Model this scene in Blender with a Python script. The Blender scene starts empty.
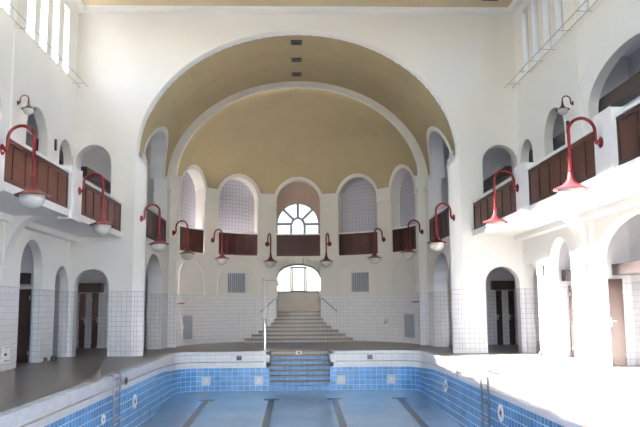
import bpy, bmesh, math
from mathutils import Vector, Matrix
PI = math.pi
sc = bpy.context.scene
COL = sc.collection

# ------------------------------------------------------------------ materials
def newmat(name):
    m = bpy.data.materials.new(name); m.use_nodes = True
    nt = m.node_tree
    return m, nt, nt.nodes['Principled BSDF']

def simple(name, col, rough=0.6, metal=0.0, noise=0.0, scale=3.0, bump=0.0, spec=0.5):
    m, nt, b = newmat(name)
    b.inputs['Roughness'].default_value = rough
    b.inputs['Metallic'].default_value = metal
    b.inputs['Specular IOR Level'].default_value = spec
    N, L = nt.nodes, nt.links
    if noise > 0 or bump > 0:
        tc = N.new('ShaderNodeTexCoord'); nz = N.new('ShaderNodeTexNoise')
        nz.inputs['Scale'].default_value = scale; nz.inputs['Detail'].default_value = 6
        L.new(tc.outputs['Object'], nz.inputs['Vector'])
        mx = N.new('ShaderNodeMixRGB')
        mx.inputs['Color1'].default_value = (*[c*(1-noise) for c in col], 1)
        mx.inputs['Color2'].default_value = (*[min(1, c*(1+noise)) for c in col], 1)
        L.new(nz.outputs['Fac'], mx.inputs['Fac']); L.new(mx.outputs['Color'], b.inputs['Base Color'])
        if bump > 0:
            bp = N.new('ShaderNodeBump'); bp.inputs['Strength'].default_value = bump; bp.inputs['Distance'].default_value = 0.01
            L.new(nz.outputs['Fac'], bp.inputs['Height']); L.new(bp.outputs['Normal'], b.inputs['Normal'])
    else:
        b.inputs['Base Color'].default_value = (*col, 1)
    return m

def tile(name, col, joint, size=0.15, mortar=0.012, rough=0.12, var=0.06, h=None, spec=0.5, blotch=0.0, scale=1.0, jrough=0.5, bump=0.5):
    """square glazed tiles laid out in UV metres"""
    m, nt, b = newmat(name); N, L = nt.nodes, nt.links
    uv = N.new('ShaderNodeUVMap'); uv.uv_map = 'UVMap'
    br = N.new('ShaderNodeTexBrick')
    br.offset = 0.0; br.squash = 1.0
    br.inputs['Scale'].default_value = 1.0
    br.inputs['Brick Width'].default_value = size
    br.inputs['Row Height'].default_value = h or size
    br.inputs['Mortar Size'].default_value = mortar/2
    br.inputs['Mortar Smooth'].default_value = 0.1
    br.inputs['Color1'].default_value = (*[c*(1-var) for c in col], 1)
    br.inputs['Color2'].default_value = (*[min(1, c*(1+var)) for c in col], 1)
    br.inputs['Mortar'].default_value = (*joint, 1)
    L.new(uv.outputs['UV'], br.inputs['Vector'])
    out = br.outputs['Color']
    if blotch > 0:
        nz = N.new('ShaderNodeTexNoise'); nz.inputs['Scale'].default_value = scale; nz.inputs['Detail'].default_value = 5
        L.new(uv.outputs['UV'], nz.inputs['Vector'])
        mp = N.new('ShaderNodeMapRange'); mp.inputs['To Min'].default_value = 1-blotch; mp.inputs['To Max'].default_value = 1+blotch
        mp.inputs['From Min'].default_value = 0.3; mp.inputs['From Max'].default_value = 0.7
        L.new(nz.outputs['Fac'], mp.inputs['Value'])
        mu = N.new('ShaderNodeVectorMath'); mu.operation = 'SCALE'
        L.new(br.outputs['Color'], mu.inputs[0]); L.new(mp.outputs['Result'], mu.inputs['Scale'])
        out = mu.outputs[0]
    L.new(out, b.inputs['Base Color'])
    rr = N.new('ShaderNodeMapRange'); rr.inputs['To Min'].default_value = rough; rr.inputs['To Max'].default_value = jrough
    L.new(br.outputs['Fac'], rr.inputs['Value']); L.new(rr.outputs['Result'], b.inputs['Roughness'])
    bp = N.new('ShaderNodeBump'); bp.invert = True; bp.inputs['Strength'].default_value = bump; bp.inputs['Distance'].default_value = 0.004
    L.new(br.outputs['Fac'], bp.inputs['Height']); L.new(bp.outputs['Normal'], b.inputs['Normal'])
    b.inputs['Specular IOR Level'].default_value = spec
    return m

def woodmat(name, col, dark, rough=0.45):
    m, nt, b = newmat(name); b.inputs['Specular IOR Level'].default_value = 0.2; N, L = nt.nodes, nt.links
    tc = N.new('ShaderNodeTexCoord'); mp = N.new('ShaderNodeMapping'); mp.inputs['Scale'].default_value = (9, 9, 0.7)
    nz = N.new('ShaderNodeTexNoise'); nz.inputs['Scale'].default_value = 2.5; nz.inputs['Detail'].default_value = 7
    L.new(tc.outputs['Object'], mp.inputs['Vector']); L.new(mp.outputs['Vector'], nz.inputs['Vector'])
    cr = N.new('ShaderNodeValToRGB')
    cr.color_ramp.elements[0].position = 0.3; cr.color_ramp.elements[0].color = (*dark, 1)
    cr.color_ramp.elements[1].position = 0.7; cr.color_ramp.elements[1].color = (*col, 1)
    L.new(nz.outputs['Fac'], cr.inputs['Fac']); L.new(cr.outputs['Color'], b.inputs['Base Color'])
    b.inputs['Roughness'].default_value = rough
    return m

def glassmat(name, tint=(1, 1, 1)):
    m = bpy.data.materials.new(name); m.use_nodes = True; nt = m.node_tree; N, L = nt.nodes, nt.links
    N.remove(N['Principled BSDF'])
    tr = N.new('ShaderNodeBsdfTransparent'); tr.inputs['Color'].default_value = (*tint, 1)
    gl = N.new('ShaderNodeBsdfGlossy'); gl.inputs['Roughness'].default_value = 0.02
    fr = N.new('ShaderNodeFresnel'); fr.inputs['IOR'].default_value = 1.35
    mx = N.new('ShaderNodeMixShader')
    L.new(fr.outputs['Fac'], mx.inputs['Fac']); L.new(tr.outputs[0], mx.inputs[1]); L.new(gl.outputs[0], mx.inputs[2])
    L.new(mx.outputs[0], N['Material Output'].inputs['Surface'])
    return m

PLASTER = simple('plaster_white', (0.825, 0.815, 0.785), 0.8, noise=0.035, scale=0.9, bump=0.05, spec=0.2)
CREAM = simple('plaster_apse_dim', (0.72, 0.69, 0.65), 0.8, noise=0.035, scale=0.8, bump=0.05, spec=0.2)  # plaster darkened so the dimmer light of the apse is in its colour
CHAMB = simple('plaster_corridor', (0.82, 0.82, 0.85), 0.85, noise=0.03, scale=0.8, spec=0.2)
TRIMA = simple('trim_apse_dim', (0.74, 0.72, 0.68), 0.7, noise=0.02, scale=2, spec=0.2)  # darker copy of the white trim, apse dimness put into the colour
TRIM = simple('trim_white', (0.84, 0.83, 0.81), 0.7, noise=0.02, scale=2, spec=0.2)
OCHRE = simple('plaster_ochre', (0.365, 0.305, 0.19), 0.9, noise=0.10, scale=1.3, bump=0.08, spec=0.1)
OCHREC = simple('ceiling_ochre', (0.60, 0.51, 0.35), 0.9, noise=0.06, scale=1.3, spec=0.1)
TILEW = tile('tile_white', (0.80, 0.79, 0.81), (0.46, 0.44, 0.48), 0.15, 0.011, 0.12, 0.03)
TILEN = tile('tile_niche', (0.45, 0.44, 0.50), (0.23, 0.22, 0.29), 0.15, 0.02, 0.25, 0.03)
TILEB = tile('tile_blue', (0.085, 0.26, 0.56), (0.46, 0.60, 0.74), 0.19, 0.014, 0.12, 0.22, h=0.15, blotch=0.18, scale=1.2)
TILEF = tile('tile_pool_floor', (0.19, 0.315, 0.48), (0.165, 0.275, 0.42), 0.20, 0.008, 0.17, 0.04, h=0.20, blotch=0.12, scale=0.6, spec=0.65, jrough=0.2, bump=0.1)
TILER = tile('tile_rim', (0.80, 0.80, 0.83), (0.55, 0.53, 0.55), 0.25, 0.008, 0.2, 0.05, h=0.125)
TILEP = tile('tile_rim_pale_blue', (0.66, 0.74, 0.82), (0.55, 0.58, 0.62), 0.25, 0.008, 0.2, 0.12, h=0.25)
GUTTER = simple('gutter_grey', (0.36, 0.32, 0.29), 0.5, noise=0.15, scale=6)
DECK = tile('deck_stone', (0.135, 0.125, 0.117), (0.105, 0.10, 0.095), 0.30, 0.008, 0.36, 0.05, blotch=0.16, scale=0.45, spec=0.35, jrough=0.5)
STEPT = tile('step_tread', (0.24, 0.20, 0.17), (0.16, 0.13, 0.11), 0.20, 0.008, 0.3, 0.08)
STEPR = tile('step_riser', (0.40, 0.38, 0.365), (0.18, 0.165, 0.155), 0.15, 0.012, 0.18, 0.05)
STEPB = tile('step_blue', (0.072, 0.225, 0.50), (0.30, 0.40, 0.52), 0.19, 0.010, 0.2, 0.2, h=0.16)
NOSE = simple('step_nosing', (0.125, 0.09, 0.07), 0.35, noise=0.15, scale=6)
STONE = simple('brown_stone', (0.20, 0.125, 0.092), 0.2, noise=0.22, scale=3.5)
BEIGE = simple('brown_plaster', (0.31, 0.225, 0.185), 0.8, noise=0.14, scale=2.5)
WOOD = woodmat('wood_panel', (0.075, 0.030, 0.021), (0.04, 0.016, 0.012))
WOODF = woodmat('wood_frame', (0.045, 0.018, 0.014), (0.025, 0.010, 0.008))
WOODD = woodmat('wood_apse', (0.034, 0.010, 0.009), (0.018, 0.006, 0.005))
DOORW = woodmat('wood_door', (0.026, 0.0115, 0.007), (0.012, 0.006, 0.004), 0.5)
DOORK = woodmat('wood_door_dark', (0.05, 0.027, 0.024), (0.024, 0.014, 0.013), 0.4)
DARKB = simple('header_dark', (0.035, 0.025, 0.025), 0.5, noise=0.1)
HEADB = simple('header_brown', (0.03, 0.021, 0.02), 0.5, noise=0.1)
RED = simple('lamp_red', (0.095, 0.005, 0.008), 0.35, spec=0.2)
REDD = simple('lamp_dark_red', (0.095, 0.022, 0.024), 0.35)
SHADE = simple('shade_red', (0.075, 0.011, 0.014), 0.32, spec=0.25)
GLOBE = simple('opal_glass', (0.58, 0.57, 0.53), 0.07, spec=0.5)
CHROME = simple('chrome', (0.75, 0.75, 0.77), 0.16, metal=1)
STEELD = simple('steel_dark', (0.20, 0.20, 0.22), 0.35, metal=0.8)
STEEL = simple('steel_dull', (0.42, 0.42, 0.45), 0.3, metal=0.9)
IRON = simple('iron_grey', (0.42, 0.41, 0.40), 0.5, metal=0.4)
GRILLE = simple('grille_paint', (0.36, 0.39, 0.45), 0.4)
DARK = simple('dark_void', (0.03, 0.03, 0.035), 0.7)
BLACK = simple('black_plastic', (0.02, 0.02, 0.022), 0.35)
WPLAST = simple('white_plastic', (0.80, 0.80, 0.78), 0.35)
SERV = simple('service_door_paint', (0.33, 0.35, 0.41), 0.35, noise=0.1, scale=5)
LANE = simple('lane_tile', (0.035, 0.042, 0.055), 0.25)
FRAMEG = simple('window_frame_backlit', (0.26, 0.255, 0.25), 0.45)  # backlit shade of the apse window bars put into the paint colour
FRAMEW = simple('window_frame_paint', (0.62, 0.60, 0.60), 0.4)
PALE = simple('inlet_tile', (0.60, 0.63, 0.68), 0.25, noise=0.15, scale=9)
REDP = simple('red_enamel', (0.22, 0.03, 0.03), 0.4)
GLASS = glassmat('window_glass')
GLASSB = glassmat('window_glass_sky_tint', (0.72, 0.88, 1.0))  # blue of the sky put into the tint of the right-hand panes
GLASSD = glassmat('window_glass_dimmed', (0.30, 0.30, 0.30))  # grey tint added to cut the sky glare around the apse window bars

# ------------------------------------------------------------------ helpers
def link(name, bm, mats, parent=None, smooth=False, kind=None, weld=True):
    if weld: bmesh.ops.remove_doubles(bm, verts=bm.verts, dist=0.0004)
    bmesh.ops.dissolve_degenerate(bm, dist=0.0002, edges=bm.edges)
    bmesh.ops.recalc_face_normals(bm, faces=bm.faces)
    me = bpy.data.meshes.new(name); bm.to_mesh(me); bm.free()
    if not isinstance(mats, (list, tuple)): mats = [mats]
    for m in mats: me.materials.append(m)
    if smooth:
        for p in me.polygons: p.use_smooth = True
        try: me.set_sharp_from_angle(angle=math.radians(38))
        except Exception: pass
    o = bpy.data.objects.new(name, me); COL.objects.link(o)
    if parent: o.parent = parent
    if kind: o['kind'] = kind
    return o

def struct(name, bm, mats, smooth=False, weld=True):
    return link(name, bm, mats, None, smooth, 'structure', weld)

def thing(name, label, cat, loc=(0, 0, 0), group=None, rotz=0.0):
    o = bpy.data.objects.new(name, None); COL.objects.link(o)
    o.location = loc; o.rotation_euler = (0, 0, rotz); o.empty_display_size = 0.2
    o['label'] = label; o['category'] = cat
    if group: o['group'] = group
    return o

def tag(o, label, cat, group=None):
    o['label'] = label; o['category'] = cat
    if group: o['group'] = group
    return o

def uvl(bm): return bm.loops.layers.uv.get('UVMap') or bm.loops.layers.uv.new('UVMap')

def face(bm, pts, uvs=None, mi=0):
    vs = [bm.verts.new(p) for p in pts]
    try: f = bm.faces.new(vs)
    except ValueError: return None
    f.material_index = mi
    if uvs is not None:
        l = uvl(bm)
        for lp, uv in zip(f.loops, uvs): lp[l].uv = uv
    return f

def box(bm, x0, x1, y0, y1, z0, z1, mi=0):
    """axis-aligned box with metric UVs"""
    def q(pts, a, b):
        face(bm, pts, [(p[a], p[b]) for p in pts], mi)
    q([(x0, y0, z0), (x1, y0, z0), (x1, y0, z1), (x0, y0, z1)], 0, 2)
    q([(x0, y1, z0), (x1, y1, z0), (x1, y1, z1), (x0, y1, z1)], 0, 2)
    q([(x0, y0, z0), (x0, y1, z0), (x0, y1, z1), (x0, y0, z1)], 1, 2)
    q([(x1, y0, z0), (x1, y1, z0), (x1, y1, z1), (x1, y0, z1)], 1, 2)
    q([(x0, y0, z0), (x1, y0, z0), (x1, y1, z0), (x0, y1, z0)], 0, 1)
    q([(x0, y0, z1), (x1, y0, z1), (x1, y1, z1), (x0, y1, z1)], 0, 1)

def bevel_all(bm, w=0.01, seg=2):
    bmesh.ops.remove_doubles(bm, verts=bm.verts, dist=0.0004)
    es = [e for e in bm.edges if len(e.link_faces) == 2 and e.calc_face_angle(0) > 0.6]
    bmesh.ops.bevel(bm, geom=es, offset=w, segments=seg, affect='EDGES', profile=0.5)

def tube(bm, path, r, n=10, mi=0, cap=True):
    path = [Vector(p) for p in path]
    rs = r if isinstance(r, (list, tuple)) else [r]*len(path)
    t = (path[1]-path[0]).normalized()
    a = Vector((0, 0, 1)) if abs(t.z) < 0.9 else Vector((1, 0, 0))
    nrm = t.cross(a).normalized(); rings = []
    for i, p in enumerate(path):
        if i == 0: tt = path[1]-path[0]
        elif i == len(path)-1: tt = path[-1]-path[-2]
        else: tt = (path[i+1]-path[i]).normalized()+(path[i]-path[i-1]).normalized()
        tt.normalize()
        nrm = (nrm-tt*nrm.dot(tt)).normalized(); bn = tt.cross(nrm)
        rings.append([bm.verts.new(p+(nrm*math.cos(2*PI*k/n)+bn*math.sin(2*PI*k/n))*rs[i]) for k in range(n)])
    for a_, b_ in zip(rings, rings[1:]):
        for k in range(n):
            f = bm.faces.new((a_[k], a_[(k+1) % n], b_[(k+1) % n], b_[k])); f.material_index = mi
    if cap:
        bm.faces.new(rings[0][::-1]).material_index = mi; bm.faces.new(rings[-1]).material_index = mi

def lathe(bm, prof, n=24, origin=(0, 0, 0), axis='z', mi=0, mat=None):
    o = Vector(origin); rings = []
    for r, h in prof:
        ring = []
        for k in range(n):
            a = 2*PI*k/n
            p = Vector((r*math.cos(a), r*math.sin(a), h))
            if mat: p = mat @ p
            ring.append(bm.verts.new(o+p))
        rings.append(ring)
    for a_, b_ in zip(rings, rings[1:]):
        for k in range(n):
            f = bm.faces.new((a_[k], a_[(k+1) % n], b_[(k+1) % n], b_[k])); f.material_index = mi
    if prof[0][0] > 1e-4: bm.faces.new(rings[0][::-1]).material_index = mi
    if prof[-1][0] > 1e-4: bm.faces.new(rings[-1]).material_index = mi

def smoothstep(a, b, x):
    t = max(0, min(1, (x-a)/(b-a))); return t*t*(3-2*t)

class Op:
    """an opening: centre uc, half width w, sill z0, springing zs, arch rise h"""
    def __init__(s, uc, w, z0, zs, h=0.0, n=20, sill=False):
        s.uc, s.w, s.z0, s.zs, s.h, s.n, s.sill = uc, w, z0, zs, h, n, sill
    def top(s, u):
        k = max(0.0, 1-((u-s.uc)/s.w)**2)
        return s.zs+s.h*math.sqrt(k)
    def us(s):
        if s.h == 0: return [s.uc-s.w, s.uc+s.w]
        return [s.uc-s.w*math.cos(PI*i/s.n) for i in range(s.n+1)]
    def outline(s, step=0.0):
        pts = [(s.uc-s.w, s.z0)]
        pts += [(u, s.top(u)) for u in s.us()]
        pts.append((s.uc+s.w, s.z0))
        return pts

def wall(bm, S, u0, u1, v0, v1, ops=(), matf=lambda v: 0, vbreaks=(), du=None, T=0.45, reveal_mat=None, vsub=None, ubreaks=()):
    us = [u0, u1]+[b for b in ubreaks if u0 < b < u1]
    for o in ops: us += [u for u in o.us() if u0-1e-6 <= u <= u1+1e-6]
    if du:
        k = int((u1-u0)/du)+1; us += [u0+(u1-u0)*i/k for i in range(k+1)]
    us = sorted(us); U = [us[0]]
    for u in us[1:]:
        if u-U[-1] > 1e-4: U.append(u)
    brk = sorted(set([v0, v1]+[b for b in vbreaks if v0 < b < v1]+list(vsub or [])))
    for ua, ub in zip(U, U[1:]):
        um = (ua+ub)/2
        cov = sorted([o for o in ops if abs(um-o.uc) < o.w], key=lambda o: o.z0)
        iv = []; lo = (v0, v0)
        for o in cov:
            iv.append((lo, (o.z0, o.z0))); lo = (o.top(ua), o.top(ub))
        iv.append((lo, (v1, v1)))
        for (la, lb), (ha, hb) in iv:
            for b0, b1 in zip(brk, brk[1:]):
                ca = [min(max(b, la), max(la, ha)) for b in (b0, b1)]
                cb = [min(max(b, lb), max(lb, hb)) for b in (b0, b1)]
                if ca[1]-ca[0] < 1e-5 and cb[1]-cb[0] < 1e-5: continue
                q = [(ua, ca[0]), (ub, cb[0]), (ub, cb[1]), (ua, ca[1])]
                qq = [q[0]]
                for p in q[1:]:
                    if abs(p[0]-qq[-1][0])+abs(p[1]-qq[-1][1]) > 1e-5: qq.append(p)
                if len(qq) > 2 and abs(qq[-1][0]-qq[0][0])+abs(qq[-1][1]-qq[0][1]) < 1e-5: qq.pop()
                if len(qq) < 3: continue
                face(bm, [S(u, v, 0) for u, v in qq], qq, matf((b0+b1)/2))
    rm = reveal_mat or matf
    for o in ops:
        pts = o.outline()
        full = [pts[0]]
        for a, b in zip(pts, pts[1:]):
            cuts = sorted([k for k in brk if min(a[1], b[1])+1e-5 < k < max(a[1], b[1])-1e-5], reverse=b[1] < a[1])
            for k in cuts:
                t = (k-a[1])/(b[1]-a[1]); full.append((a[0]+(b[0]-a[0])*t, k))
            full.append(b)
        s_ = 0.0
        for a, b in zip(full, full[1:]):
            ln = math.hypot(b[0]-a[0], b[1]-a[1])
            if ln < 1e-6: continue
            vert = abs(b[0]-a[0]) < 1e-5
            if vert: uv = [(a[0], a[1]), (b[0], b[1]), (b[0]+T, b[1]), (a[0]+T, a[1])]
            else: uv = [(s_, 0), (s_+ln, 0), (s_+ln, T), (s_, T)]
            s_ += ln
            face(bm, [S(*a, 0), S(*b, 0), S(*b, T), S(*a, T)], uv, rm((a[1]+b[1])/2))
        if o.sill:
            a, b = (o.uc-o.w, o.z0), (o.uc+o.w, o.z0); k = 6 if du else 1
            for i in range(k):
                p = a[0]+(b[0]-a[0])*i/k; q = a[0]+(b[0]-a[0])*(i+1)/k
                face(bm, [S(p, o.z0, 0), S(q, o.z0, 0), S(q, o.z0, T), S(p, o.z0, T)], [(p, 0), (q, 0), (q, T), (p, T)], rm(o.z0+0.001))

def band(bm, S, pts_in, pts_out, d0, d1, mi=0):
    """raised strip between two outlines on surface S, from depth d0 (front, negative) to d1 (in the wall)"""
    for (a, b), (c, d) in zip(zip(pts_in, pts_in[1:]), zip(pts_out, pts_out[1:])):
        A, B, C_, D_ = S(*a, d0), S(*b, d0), S(*d, d0), S(*c, d0)
        face(bm, [A, B, C_, D_], None, mi)
        face(bm, [S(*a, d0), S(*b, d0), S(*b, d1), S(*a, d1)], None, mi)
        face(bm, [S(*c, d0), S(*d, d0), S(*d, d1), S(*c, d1)], None, mi)
    for a, c in ((pts_in[0], pts_out[0]), (pts_in[-1], pts_out[-1])):
        face(bm, [S(*a, d0), S(*c, d0), S(*c, d1), S(*a, d1)], None, mi)

def sbox(bm, S, ua, ub, va, vb, d0, d1, n=1, mi=0):
    """a box in the (u, v, d) space of surface S"""
    for i in range(n):
        p = ua+(ub-ua)*i/n; q = ua+(ub-ua)*(i+1)/n
        face(bm, [S(p, va, d0), S(q, va, d0), S(q, vb, d0), S(p, vb, d0)], [(p, va), (q, va), (q, vb), (p, vb)], mi)
        face(bm, [S(p, va, d1), S(q, va, d1), S(q, vb, d1), S(p, vb, d1)], [(p, va), (q, va), (q, vb), (p, vb)], mi)
        face(bm, [S(p, va, d0), S(q, va, d0), S(q, va, d1), S(p, va, d1)], [(p, 0), (q, 0), (q, .1), (p, .1)], mi)
        face(bm, [S(p, vb, d0), S(q, vb, d0), S(q, vb, d1), S(p, vb, d1)], [(p, 0), (q, 0), (q, .1), (p, .1)], mi)
    for u in (ua, ub):
        face(bm, [S(u, va, d0), S(u, vb, d0), S(u, vb, d1), S(u, va, d1)], [(0, va), (0, vb), (.1, vb), (.1, va)], mi)

# ------------------------------------------------------------------ dimensions (metres)
W, D = 7.0, 23.05            # half width of the hall, distance of the chancel-like front wall
ZT = 1.98                    # top of the tile dado
ZB = 3.75                    # gallery floor
YB = -7.0                    # rear wall of the hall
ZC = 11.0
A, ZS, BV = 4.88, 6.2, 4.0
A2 = 5.02                    # half span of the vault above the impost  # barrel vault: half span, springing, rise
YA, RA, BA = 28.3, 4.70, 3.82 # apse: centre, radius, dome rise
YR = 28.2                    # front of the rib between barrel and apse
ZIMP = 6.30                  # where ochre begins

dado = lambda v: 0 if v < ZT else 1

def SL(u, v, d): return Vector((-W-d, u, v))
def SR(u, v, d): return Vector((W+d, u, v))
def SF(u, v, d): return Vector((u, D+d, v))

# ------------------------------------------------------------------ side walls
WC = [21.87, 20.90, 19.93, 18.96]                     # corner bay windows
WB = [15.31+k*0.97 for k in (2, 1, 0, -1, -2)]        # next bay
WX = [c-5.25 for c in WB]+[c-10.5 for c in WB]        # bays behind the frame
WZ0, WZ1, WHW = 8.50, 10.55, 0.28
side_ops = [Op(19.78, .82, ZB, 6.02, .80), Op(22.25, .60, ZB, 5.92, .58), Op(15.2, 2.15, ZB, 6.08, .93, 28),
            Op(9.95, 2.15, ZB, 6.08, .93, 28), Op(4.70, 2.15, ZB, 6.08, .93, 28),
            Op(19.80, .83, 0, 2.42, .83), Op(22.32, .62, 0, 2.10, .60), Op(15.2, 2.15, 0, 2.50, .87, 28),
            Op(9.95, 2.15, 0, 2.50, .87, 28), Op(4.70, 2.15, 0, 2.50, .87, 28)]
win_ops = [Op(c, WHW, WZ0, WZ1, 0, sill=True) for c in WC+WB+WX]
for nm, S in (('wall_left', SL), ('wall_right', SR)):
    bm = bmesh.new()
    wall(bm, S, YB, D, 0, ZC, side_ops+win_ops, dado, (ZT,), T=0.25)
    struct(nm, bm, [TILEW, PLASTER])

# pilasters + balcony consoles on the side walls
for nm, S, sx in (('left', SL, -1), ('right', SR, 1)):
    bm = bmesh.new()
    for yc in ((18.02, 12.78, 7.53, 2.28) if sx < 0 else (17.92, 12.68, 7.43, 2.18)):
        hw = 0.5
        for va, vb, mi in ((0, ZT, 0), (ZT, 3.56, 1)):
            sbox(bm, S, yc-hw, yc+hw, va, vb, -0.10, 0.02, mi=mi)
        sbox(bm, S, yc+.05-.25, yc+.05+.25, ZB, ZC-.1, -0.06, 0.02, mi=1)
    struct('trim_%s_pilasters' % nm, bm, [TILEW, PLASTER])
    bm = bmesh.new()
    for yc in (17.85, 12.6, 7.35, 2.1):
        prof = []
        for i in range(13):
            t = i/12; a = t*PI/2
            prof.append((0.12+.70*(1-math.cos(a)), 2.45+1.17*math.sin(a)))
        for (d0, z0), (d1, z1) in zip(prof, prof[1:]):
            for yy in (yc-.2, yc+.2):
                face(bm, [S(yy, z0, -.08), S(yy, z0, -d0), S(yy, z1, -d1), S(yy, z1, -.08)])
            face(bm, [S(yc-.2, z0, -d0), S(yc+.2, z0, -d0), S(yc+.2, z1, -d1), S(yc-.2, z1, -d1)])
        face(bm, [S(yc-.2, 2.45, -.08), S(yc+.2, 2.45, -.08), S(yc+.2, 2.45, -.12), S(yc-.2, 2.45, -.12)])
    struct('trim_%s_consoles' % nm, bm, [TRIM], weld=True)

# ------------------------------------------------------------------ front wall with the great arch
fops = [Op(0, 5.09, 0, ZS, 4.09, 64)]
for s in (-1, 1):
    fops += [Op(s*6.33, .53, 0, 2.12, .53), Op(s*6.39, .56, ZB, 5.95, .57)]
bm = bmesh.new()
main = fops[0]
wall(bm, SF, -W, W, 0, ZC, fops[1:]+[main], dado, (ZT,), T=0.0)
for o in fops[1:]:
    pts = o.outline(); full = []
    for a, b in zip(pts, pts[1:]):
        segs = [a, b]
        if min(a[1], b[1]) < ZT < max(a[1], b[1]): segs = [a, (a[0], ZT), b]
        for p, q in zip(segs, segs[1:]):
            if math.hypot(p[0]-q[0], p[1]-q[1]) < 1e-6: continue
            face(bm, [SF(*p, 0), SF(*q, 0), SF(*q, .4), SF(*p, .4)], [(p[0], p[1]), (q[0], q[1]), (q[0]+.4, q[1]), (p[0]+.4, p[1])], dado((p[1]+q[1])/2))
struct('wall_front', bm, [TILEW, PLASTER])
# moulded edge of the great arch, from the wall face in to the barrel
bm = bmesh.new()
def arch_pts(ab, b, n=64):
    aj, a = ab
    p = [(-aj, 0), (-aj, ZT), (-aj, ZS-.36)]
    p += [(-a*math.cos(PI*i/n), ZS+b*math.sin(PI*i/n)) for i in range(n+1)]
    return p+[(aj, ZS-.36), (aj, ZT), (aj, 0)]
secs = [((5.09, 5.09), 4.09, D), ((4.96, 5.06), 4.05, D+.03), ((4.84, 5.04), 4.02, D+.08), ((4.76, A2), BV, D+.16), ((4.76, A2), BV, D+.2)]
for (a0, b0, y0), (a1, b1, y1) in zip(secs, secs[1:]):
    P, Q = arch_pts(a0, b0), arch_pts(a1, b1)
    for (p, q), (r, s) in zip(zip(P, P[1:]), zip(Q, Q[1:])):
        lowt = max(p[1], q[1]) <= ZT+1e-6
        face(bm, [(p[0], y0, p[1]), (q[0], y0, q[1]), (s[0], y1, s[1]), (r[0], y1, r[1])],
             [(y0, p[1]), (y0, q[1]), (y1+.06, s[1]), (y1+.06, r[1])], 0 if lowt else 1)
struct('trim_great_arch', bm, [TILEW, TRIM], smooth=True)

# ------------------------------------------------------------------ barrel vault
LB = BV*1.15
def vz(v, b, L):   # parameter -> (cos, z)
    if v <= ZS: return 1.0, v
    t = min((v-ZS)/L, 1)*PI/2
    return math.cos(t), ZS+b*math.sin(t)
def zv(z, b, L):
    if z <= ZS: return z
    return ZS+L*math.asin(min(1, (z-ZS)/b))/(PI/2)
def SBar(sx):
    def S(u, v, d):
        c, z = vz(v, BV, LB)
        if v > ZS:
            t = (v-ZS)/LB*PI/2
            return Vector((sx*(A2*c+d), u, z))
        return Vector((sx*(A+d), u, v))
    return S
class OpB(Op):
    def __init__(s, *a, b=BV, L=LB, **k): Op.__init__(s, *a, **k); s.b, s.L = b, L
    def top(s, u): return zv(Op.top(s, u), s.b, s.L)
Y0 = D+.2
vtop = ZS+LB
vs = [ZS+LB*i/22 for i in range(23)]
bmat = lambda v: 0 if v < ZT else (1 if v < zv(ZIMP, BV, LB) else 2)
barrel_ops = [OpB(25.42, 1.50, 0, 2.12, 1.15, n=28), OpB(25.72, 1.85, 3.70, 5.90, 1.65, n=30)]
for nm, sx in (('left', -1), ('right', 1)):
    bm = bmesh.new(); S = SBar(sx)
    wall(bm, S, Y0, YR, 0, vtop, barrel_ops, bmat, (ZT, zv(ZIMP, BV, LB)), du=0.4, T=0.5, reveal_mat=lambda v: 0 if v < ZT else 3, vsub=vs)
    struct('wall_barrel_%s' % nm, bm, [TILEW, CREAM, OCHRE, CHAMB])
    # white archivolt round the upper opening
    o = barrel_ops[1]; UB0, UB1 = o.uc-o.w, o.uc+o.w
    n = 30
    pin = [(o.uc-o.w*math.cos(PI*i/n), zv(o.zs+o.h*math.sin(PI*i/n), BV, LB)) for i in range(n+1)]
    pout = [(max(Y0+.01, o.uc-(o.w+.17)*math.cos(PI*i/n)), zv(o.zs+(o.h+.17)*math.sin(PI*i/n), BV, LB)) for i in range(n+1)]
    bm = bmesh.new(); band(bm, S, pin, pout, -0.03, 0.02)
    # impost blocks either side
    for ua, ub in ((Y0, UB0), (UB1, YR)):
        sbox(bm, S, ua, ub, 5.85, ZIMP, -0.05, 0.02); sbox(bm, S, ua, ub, ZIMP-.08, ZIMP+.02, -0.08, 0.02)
    struct('trim_barrel_%s' % nm, bm, [TRIMA])

# rib and its piers
bm = bmesh.new()
ai, bi = 4.565, BV-.24
secs = [((A+.02, A2+.02), BV+.02, YR), ((A-.05, A2-.05), BV-.05, YR-.02), ((ai+.05, 4.71), bi+.05, YR-.02), ((ai, 4.66), bi, YR+.02), ((ai, 4.66), bi, YA)]
for (a0, b0, y0), (a1, b1, y1) in zip(secs, secs[1:]):
    P, Q = arch_pts(a0, b0), arch_pts(a1, b1)
    for (p, q), (r, s) in zip(zip(P, P[1:]), zip(Q, Q[1:])):
        lowt = max(p[1], q[1]) <= ZT+1e-6
        du_ = a0[0] if abs(y1-y0) < .06 else y0
        dv_ = a1[0] if abs(y1-y0) < .06 else y1
        face(bm, [(p[0], y0, p[1]), (q[0], y0, q[1]), (s[0], y1, s[1]), (r[0], y1, r[1])],
             [(du_, p[1]), (du_, q[1]), (dv_, s[1]), (dv_, r[1])], 0 if lowt else 1)
for s in (-1, 1):   # capitals
    xa, xb = sorted((s*(ai-.05), s*(A)))
    box(bm, xa, xb, YR-.06, YA-.02, 5.95, 6.42, 1)
    xa, xb = sorted((s*(ai-.09), s*(A)))
    box(bm, xa, xb, YR-.10, YA-.02, 6.33, 6.44, 1)
struct('trim_apse_rib', bm, [TILEW, TRIMA], smooth=True)

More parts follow.
